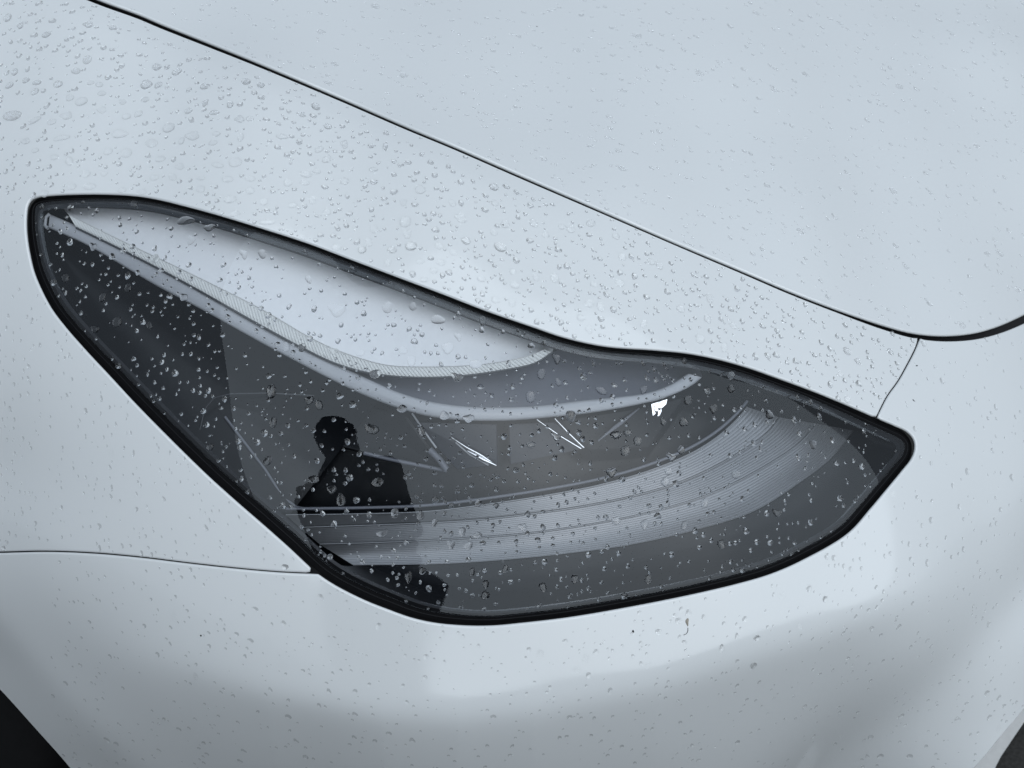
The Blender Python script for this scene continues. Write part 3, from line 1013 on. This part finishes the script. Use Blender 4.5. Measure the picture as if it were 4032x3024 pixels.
traced += T_([(925,565,40,45),(820,498,42,42),(1478,305,32,32),(1585,330,35,50),(1258,490,35,35),(1390,375,30,32),(1610,52,38,45),(1820,243,30,45),(460,998,45,48),(485,820,45,35),(1125,680,32,38),(255,880,35,50)], 2688, 2016)
traced += T_([(1130,680,45,60),(1650,632,50,40),(1620,838,50,42),(1725,830,52,40,-30),(1835,722,40,40),(2075,555,50,48),(1845,358,48,45),(1830,998,62,30,-10),(1868,1328,45,45),(1020,925,35,40),(1268,1065,35,55),(2130,1165,35,45),(1530,795,35,40)], 0, 2016)

FINE_N = dict(fender=1150, hood=1300, lens=950, bumper=1000, side=420)

def region_of(P):
    r_ = np.full(len(P), '', dtype=object)
    r_[inside(P, HOOD)] = 'hood'
    r_[inside(P, FENDER)] = 'fender'
    r_[inside(P, BUMPER)] = 'bumper'
    r_[inside(P, LENS_LOOP)] = 'lens'
    return r_

drops = []      # u, v, w, h, rot, region
tp = np.array([(t[0], t[1]) for t in traced])
for t, rg in zip(traced, region_of(tp)):
    if rg:
        drops.append((*t, rg))

def scatter(n, lo, hi, accept, sizes, tall, region):
    """random beads that keep clear of those already placed"""
    tries = 0
    placed = 0
    P = [(d[0], d[1], max(d[2], d[3]) / 2) for d in drops]
    grid = {}
    for p in P:
        grid.setdefault((int(p[0] // 80), int(p[1] // 80)), []).append(p)
    cand = RNG.uniform(lo, hi, (n * 6, 2))
    ok = accept(cand)
    for (x, y) in cand[ok]:
        if placed >= n:
            break
        s = sizes()
        rr = s / 2
        ci, cj = int(x // 80), int(y // 80)
        clash = False
        for i in (-1, 0, 1):
            for j in (-1, 0, 1):
                for q in grid.get((ci + i, cj + j), ()):
                    if (q[0] - x) ** 2 + (q[1] - y) ** 2 < (q[2] + rr + 2.0) ** 2:
                        clash = True
        if clash:
            continue
        asp = tall()
        w_, h_ = s / math.sqrt(asp), s * math.sqrt(asp)
        drops.append((x, y, w_, h_, RNG.uniform(-30, 30), region))
        grid.setdefault((ci, cj), []).append((x, y, rr))
        placed += 1

vcr = lambda c: np.interp(c[:, 0], CREASE[:, 0], CREASE[:, 1])
ln = lambda m, s, lo, hi: float(np.clip(RNG.lognormal(math.log(m), s), lo, hi))
scatter(1600, (-150, -150), (3650, 1700), lambda c: inside(c, FENDER) & (c[:, 1] > vcr(c) - 20) & ~((c[:, 0] < 700) & (c[:, 1] > 800)), lambda: ln(14.5, .5, 6, 36), lambda: RNG.uniform(.7, 1.3), 'fender')
scatter(420, (-150, -150), (3000, 1200), lambda c: inside(c, FENDER) & (c[:, 1] <= vcr(c)), lambda: ln(9, .35, 5, 18), lambda: RNG.uniform(.5, .9), 'fender')
scatter(420, (-150, 800), (1250, 2300), lambda c: inside(c, FENDER) & (c[:, 1] > 830), lambda: ln(12, .4, 6, 26), lambda: RNG.uniform(1.0, 1.7), 'side')
scatter(1700, (-100, -150), (4150, 1350), lambda c: inside(c, HOOD), lambda: ln(11, .45, 5, 32), lambda: RNG.uniform(.5, .95), 'hood')
scatter(1450, (100, 750), (3620, 2470), lambda c: inside(c, LENS_LOOP), lambda: ln(12, .5, 5, 34), lambda: RNG.uniform(.8, 1.5), 'lens')
scatter(1250, (200, 1300), (4150, 3100), lambda c: inside(c, BUMPER), lambda: ln(11, .4, 5, 26), lambda: RNG.uniform(.9, 1.5), 'bumper')

def dome(nr, ns, hgt, seed, cap, tail=0.0):
    """unit bead: uneven outline, rounded cap that sags towards +y (downhill)"""
    rg = np.random.default_rng(seed)
    a2, a3, a4 = rg.normal(0, .07), rg.normal(0, .07), rg.normal(0, .035)
    p2, p3, p4 = rg.uniform(0, 6.28, 3)
    th = np.arange(ns) * 2 * math.pi / ns
    R = 1 + a2 * np.cos(2 * th + p2) + a3 * np.cos(3 * th + p3) + a4 * np.cos(4 * th + p4)
    rs = (1 + hgt * hgt) / (2 * hgt)
    V, F = [], []
    for i in range(nr, 0, -1):
        rho = math.sin(math.pi / 2 * i / nr)
        z = math.sqrt(max(0, rs * rs - rho * rho)) - (rs - hgt)
        z = z ** 0.82 * hgt ** 0.18 if z > 0 else 0.0
        sag = 0.22 * z
        for k in range(ns):
            V.append((R[k] * rho * math.cos(th[k]), R[k] * rho * math.sin(th[k]) + sag, z))
    V.append((0, 0.22 * hgt, hgt))
    for i in range(nr - 1):
        for k in range(ns):
            F.append((i * ns + k, i * ns + (k + 1) % ns, (i + 1) * ns + (k + 1) % ns, (i + 1) * ns + k))
    tip = nr * ns
    for k in range(ns):
        F.append(((nr - 1) * ns + k, (nr - 1) * ns + (k + 1) % ns, tip))
    if cap:
        F.append(tuple(range(ns - 1, -1, -1)))
    return np.array(V), F

# biggest 300 in view are single things, the rest one mass
DN = np.array([(d[0], d[1]) for d in drops])
size = np.array([max(d[2], d[3]) * (1 if (0 < d[0] < W and 0 < d[1] < H) else 0) for d in drops])
order = np.argsort(-size)
big = set(order[:300].tolist())
offs = np.array([LENS_OFF if d[5] == 'lens' else 0.0 for d in drops])
a_, b_, h_ = px_solve(DN)
pp, qq = slopes(a_, b_)
DNn = -np.outer(pp, RIGHT) - np.outer(qq, UP) - np.outer(np.ones(len(pp)), FWD)
DNn /= np.linalg.norm(DNn, axis=1)[:, None]
DP = frame_to_world(a_, b_, h_) + DNn * offs[:, None]
MPP = (DIST - h_) / FPX

def drop_matrix(i):
    """local axes on the surface whose seen size is the drop's w x h pixels"""
    n_ = DNn[i]
    x_ = RIGHT - n_ * np.dot(RIGHT, n_)
    x_ /= np.linalg.norm(x_)
    y_ = np.cross(n_, x_)                  # points up the surface
    # undo foreshortening so the bead keeps its drawn outline, within reason
    fx = 1 / max(0.55, abs(np.dot(x_, RIGHT)))
    fy = 1 / max(0.55, abs(np.dot(y_, UP)))
    d = drops[i]
    an = math.radians(d[4])
    X = x_ * math.cos(an) - y_ * math.sin(an)
    Y = -(x_ * math.sin(an) + y_ * math.cos(an))
    # keep handedness: X, Y (downhill), Z
    Z = n_
    if np.dot(np.cross(X, Y), Z) < 0:
        X = -X
    sx, sy = d[2] / 2 * MPP[i] * fx, d[3] / 2 * MPP[i] * fy
    sz = math.sqrt(sx * sy)
    return X * sx, Y * sy, Z * sz

variants = {}
for kind_, cap, hh in (('fender', True, .46), ('side', True, .36), ('hood', True, .15), ('bumper', True, .38), ('lens', True, .32)):
    for s in range(7):
        V, F = dome(6, 16, hh * (0.85 + 0.05 * s), 11 * s + len(kind_), cap)
        if cap:
            V = V.copy(); V[:, 2] += 0.02
        me = bpy.data.meshes.new('water_droplet')
        me.from_pydata([tuple(x) for x in V], [], F)
        me.materials.append(M['film' if kind_ in ('side', 'hood', 'bumper') else 'bead' if kind_ == 'fender' else 'water'])
        me.polygons.foreach_set('use_smooth', np.array([len(f) < 5 for f in F], bool))
        me.update()
        variants[(kind_, s)] = me
def drop_words(u, v, w_, h_, rot, zone):
    """how one bead is told from its neighbours: size, outline, and what it sits next to"""
    sz = max(w_, h_)
    size_ = 'biggest' if sz > 50 else 'large' if sz > 38 else 'mid-sized' if sz > 29 else 'small'
    r_ = w_ / h_
    form = 'slanted' if abs(rot) > 12 and (r_ > 1.25 or r_ < 0.8) else 'wide oval' if r_ > 1.35 else 'tall oval' if r_ < 0.8 else 'round'
    if zone == 'fender':
        if v > np.interp(u, [0, 3600], [-60, 1500]) and float(seg_dist(np.array([(u, v)]), LAMP)[0]) < 110:
            where = 'along the headlight\'s upper edge on white fender'
        elif u < 450:
            where = 'in the fender\'s upper left picture corner'
        elif u < 900:
            where = 'on fender above the headlight\'s pointed rear'
        elif u < 1500:
            where = 'on fender above the headlight\'s pale bowl'
        elif u < 2200:
            where = 'on fender midway between hood gap and headlight'
        elif u < 2900:
            where = 'on fender above the headlight edge\'s dip'
        else:
            where = 'on fender near its seam with the bumper'
    elif zone == 'side':
        where = 'on side panel left of the headlight'
    elif zone == 'hood':
        where = 'on the hood\'s ' + ('upper' if v < 350 else 'lower') + (' left' if u < 1500 else ' middle' if u < 2800 else ' right') + ' part'
    elif zone == 'bumper':
        if u > 3400:
            where = 'on bumper right of the headlight\'s tip'
        elif v < 2480:
            where = 'on bumper tight under the headlight\'s edge'
        elif u < 1400:
            where = 'on bumper below the left side seam'
        elif u < 2400:
            where = 'on bumper under the headlight\'s middle'
        else:
            where = 'on bumper right of the seed husk'
    else:
        p = np.array([(u, v)])
        if inside(p, np.vstack([L1, L4[::-1]]))[0]:
            where = 'on lens over the ribbed bands\' ' + ('left half' if u < 2200 else 'right half')
        elif v > np.interp(u, L4[:, 0], L4[:, 1]):
            where = 'on lens below the ribbed bands'
        elif inside(p, np.vstack([FLUTE_UP, TOP_A[::-1]]))[0]:
            where = 'on lens over the pale bowl'
        elif v < np.interp(u, GUIDE_LO[:, 0], GUIDE_LO[:, 1]):
            where = 'on lens over the curved light strip'
        elif u < 1150:
            where = 'on lens over its dark left side'
        elif u < 1750:
            where = 'on lens around the dark reflected figure'
        elif u < 2500:
            where = 'on lens over the thin bright lines'
        else:
            where = 'on lens right of the light strip'
    return size_ + ' ' + form, where
named = {}
Vs, Fs, Fm, nv = [], [], [], 0
small = {k: [dome(4, 10, {'hood': .16, 'lens': .24, 'side': .34, 'bumper': .36}.get(k, .42), 100 + s, True) for s in range(6)] for k in ('fender', 'side', 'hood', 'bumper', 'lens')}
for i, d in enumerate(drops):
    X, Y, Z = drop_matrix(i)
    kind_ = d[5]
    if kind_ == 'fender' and d[1] > 900 and d[0] < 700:
        kind_ = 'side'
    if i in big:
        o = bpy.data.objects.new('water_droplet', variants[(kind_, i % 7)])
        COL.objects.link(o)
        p = DP[i]
        o.matrix_world = Matrix(((X[0], Y[0], Z[0], p[0]), (X[1], Y[1], Z[1], p[1]), (X[2], Y[2], Z[2], p[2]), (0, 0, 0, 1)))
        named.setdefault(drop_words(*d[:5], kind_), []).append((d[0], o))
        tag(o, None, 'raindrop', {'fender': 'raindrops on the fender', 'side': 'raindrops on the side panel', 'hood': 'raindrops on the hood', 'bumper': 'raindrops on the bumper', 'lens': 'raindrops on the headlight lens'}[kind_])
    else:
        V, F = small[kind_][i % 6]
        z0 = 0.03
        Vs.append(DP[i] + np.outer(V[:, 0], X) + np.outer(V[:, 1], Y) + np.outer(V[:, 2] + z0, Z))
        Fs += [tuple(k + nv for k in f) for f in F]
        Fm += [1 if kind_ in ('side', 'hood', 'bumper') else 2 if kind_ == 'fender' else 0] * len(F)
        nv += len(V)
ORD = ['leftmost', 'second from left', 'third from left', 'fourth from left', 'fifth from left', 'sixth from left', 'seventh from left', 'eighth from left',
       'ninth from left', 'tenth from left', 'eleventh from left', 'twelfth from left']
for (look, where), lst in named.items():
    lst.sort(key=lambda t: t[0])
    for k, (_, o) in enumerate(lst):
        if len(lst) == 1:
            o['label'] = look + ' raindrop ' + where
        else:
            nth = 'rightmost' if k == len(lst) - 1 else ORD[k] if k < len(ORD) else '%dth from left' % (k + 1)
            o['label'] = nth + ' of ' + look + ' raindrops ' + where
fine = add_mesh('fine_water_droplets', np.vstack(Vs), Fs, M['water'])
fine.data.materials.append(M['film'])
fine.data.materials.append(M['bead'])
fine.data.polygons.foreach_set('material_index', np.array(Fm, np.int32))
tag(fine, 'fine rain beads scattered over the white paint and headlight lens', 'raindrops', kind='stuff')

# ------------------------------------------------------------------ specks of dirt
def blob(name, u, v, sx, sy, rot, hgt, material, seed):
    P, N = surf([(u, v)], 0.0)
    n_ = N[0]
    x_ = RIGHT - n_ * np.dot(RIGHT, n_); x_ /= np.linalg.norm(x_)
    y_ = np.cross(n_, x_)
    c, s = math.cos(math.radians(rot)), math.sin(math.radians(rot))
    X, Y = x_ * c + y_ * s, -x_ * s + y_ * c
    V, F = dome(4, 12, hgt, seed, False)
    k = mpp0
    Q = P[0] + np.outer(V[:, 0] * (1 + 0.35 * V[:, 1]), X) * sx * k + np.outer(V[:, 1], Y) * sy * k + np.outer(V[:, 2], n_) * min(sx, sy) * k
    return add_mesh(name, Q, F, material)

husk = blob('seed_husk', 2706, 2450, 7, 15, 8, .6, M['husk'], 3)
tag(husk, 'tiny dry brown seed husk stuck to the bumper under the headlight', 'husk')
hp = surf(crom([(2708, 2472), (2708, 2484), (2703, 2494), (2692, 2500)], 3), 0.0004)[0]
V, F = [], []
for i, p in enumerate(hp):
    for j in range(4):
        a2_ = j * math.pi / 2
        V.append(p + (RIGHT * math.cos(a2_) + UP * math.sin(a2_)) * 0.00022)
for i in range(len(hp) - 1):
    for j in range(4):
        F.append((i * 4 + j, i * 4 + (j + 1) % 4, (i + 1) * 4 + (j + 1) % 4, (i + 1) * 4 + j))
add_mesh('stalk', V, F, M['dirt'], husk)
for (u_, v_, sx, sy, rt, lb) in ((791, 2503, 4, 4, 0, 'black grit speck on the white bumper left of the bright patch'), (3598, 1577, 3, 8, 60, 'small dark sliver of dirt right of the panel seam'),
                             (2493, 2486, 4, 6, 40, 'faint grey dirt speck on the bumper left of the seed husk'), (1981, 886, 3, 3, 0, 'pinpoint dark speck among raindrops on the fender'),
                             (3610, 1440, 7, 3, 20, 'pale grit caught at the fender and bumper seam'), (2114, 104, 4, 3, 0, 'lone dark speck on the white hood')):
    tag(blob('dirt_speck', u_, v_, sx, sy, rt, .5, M['dirt'], int(u_)), lb, 'dirt')

# ------------------------------------------------------------------ the person taking the picture, seen only as a reflection
def build_person(root_xy, face):
    """face: unit xy direction the body faces; limbs are runs of overlapping ellipsoids fused into one skin"""
    fx, fy = face
    def P(side, fwd, z):
        # side > 0 is the person's left; the upper body leans forward
        fwd = fwd + 0.13 * max(0.0, z - 1.2) / 0.5
        return np.array((root_xy[0] + fx * fwd - fy * side, root_xy[1] + fy * fwd + fx * side, z))
    S_ax, F_ax = np.array((-fy, fx, 0.0)), np.array((fx, fy, 0.0))
    V, F = [], []
    ball = []
    for i in range(1, 6):
        for k in range(10):
            a1, a2 = math.pi * i / 6, 2 * math.pi * k / 10
            ball.append((math.sin(a1) * math.cos(a2), math.sin(a1) * math.sin(a2), math.cos(a1)))
    ball += [(0, 0, 1), (0, 0, -1)]
    bf = [(i * 10 + k, (i + 1) * 10 + k, (i + 1) * 10 + (k + 1) % 10, i * 10 + (k + 1) % 10) for i in range(4) for k in range(10)]
    bf += [(50, k, (k + 1) % 10) for k in range(10)] + [(51, 40 + (k + 1) % 10, 40 + k) for k in range(10)]
    def blob_(c, rs, rf, rz):
        o0 = len(V)
        V.extend(c + S_ax * x * rs + F_ax * y * rf + np.array((0, 0, z * rz)) for x, y, z in ball)
        F.extend(tuple(o0 + i for i in f) for f in bf)
    def limb(*pts):
        """pts: (point, side radius, depth radius)"""
        for (p0, a0, b0), (p1, a1, b1) in zip(pts, pts[1:]):
            L = np.linalg.norm(p1 - p0)
            n_ = max(2, int(L / max(0.004, 0.35 * min(a0, b0, a1, b1))))
            for i in range(n_ + 1):
                t = i / n_
                aa, bb = a0 + (a1 - a0) * t, b0 + (b1 - b0) * t
                blob_(p0 + (p1 - p0) * t, aa, bb, min(aa, bb))
    limb((P(0, 0, .98), .20, .16), (P(0, .01, 1.14), .205, .165), (P(0, .03, 1.33), .215, .16), (P(0, .04, 1.44), .16, .12), (P(0, .06, 1.53), .066, .07), (P(0, .08, 1.60), .07, .08))
    blob_(P(0, .085, 1.66), .072, .080, .10)
    blob_(P(0, .075, 1.745), .066, .066, .11)
    blob_(P(0, .07, 1.82), .045, .040, .08)
    blob_(P(0, .165, 1.665), .014, .018, .022)
    blob_(P(.072, .07, 1.70), .012, .02, .03)
    blob_(P(-.072, .07, 1.70), .012, .02, .03)
    for s in (1, -1):
        limb((P(.17 * s, .04, 1.40), .085, .085), (P(.22 * s, .05, 1.16), .066, .066), (P(.10 * s, .24, 1.22), .042, .042), (P(.08 * s, .28, 1.255), .034, .026))
        for k in range(4):
            z = 1.228 + .019 * k
            limb((P(.07 * s, .285, z), .011, .011), (P(.045 * s, .312, z), .010, .010), (P(.015 * s, .315, z), .009, .009), (P(-.002 * s, .300, z), .008, .008))
        limb((P(.075 * s, .265, 1.285), .012, .012), (P(.05 * s, .262, 1.305), .011, .011), (P(.025 * s, .268, 1.315), .009, .009))
        limb((P(.10 * s, 0, .92), .13, .14), (P(.11 * s, .03, .50), .08, .085), (P(.12 * s, -.01, .11), .05, .055), (P(.12 * s, .0, .055), .048, .05))
        limb((P(.12 * s, -.02, .045), .045, .04), (P(.13 * s, .16, .038), .045, .036))
    me = bpy.data.meshes.new('person')
    me.from_pydata([tuple(v) for v in V], [], F)
    me.materials.append(M['cloth'])
    o = bpy.data.objects.new('person', me)
    COL.objects.link(o)
    rm = o.modifiers.new('fuse', 'REMESH')
    rm.mode = 'VOXEL'
    rm.voxel_size = 0.007
    rm.use_smooth_shade = True
    sm = o.modifiers.new('smooth', 'SMOOTH')
    sm.iterations = 4
    return o

PERSON_XY = (0.40, -1.47)
fd = np.array([-0.90, 0.43])
person = build_person(PERSON_XY, fd)
tag(person, 'person in dark clothes reflected as a black silhouette in the headlight lens', 'person')
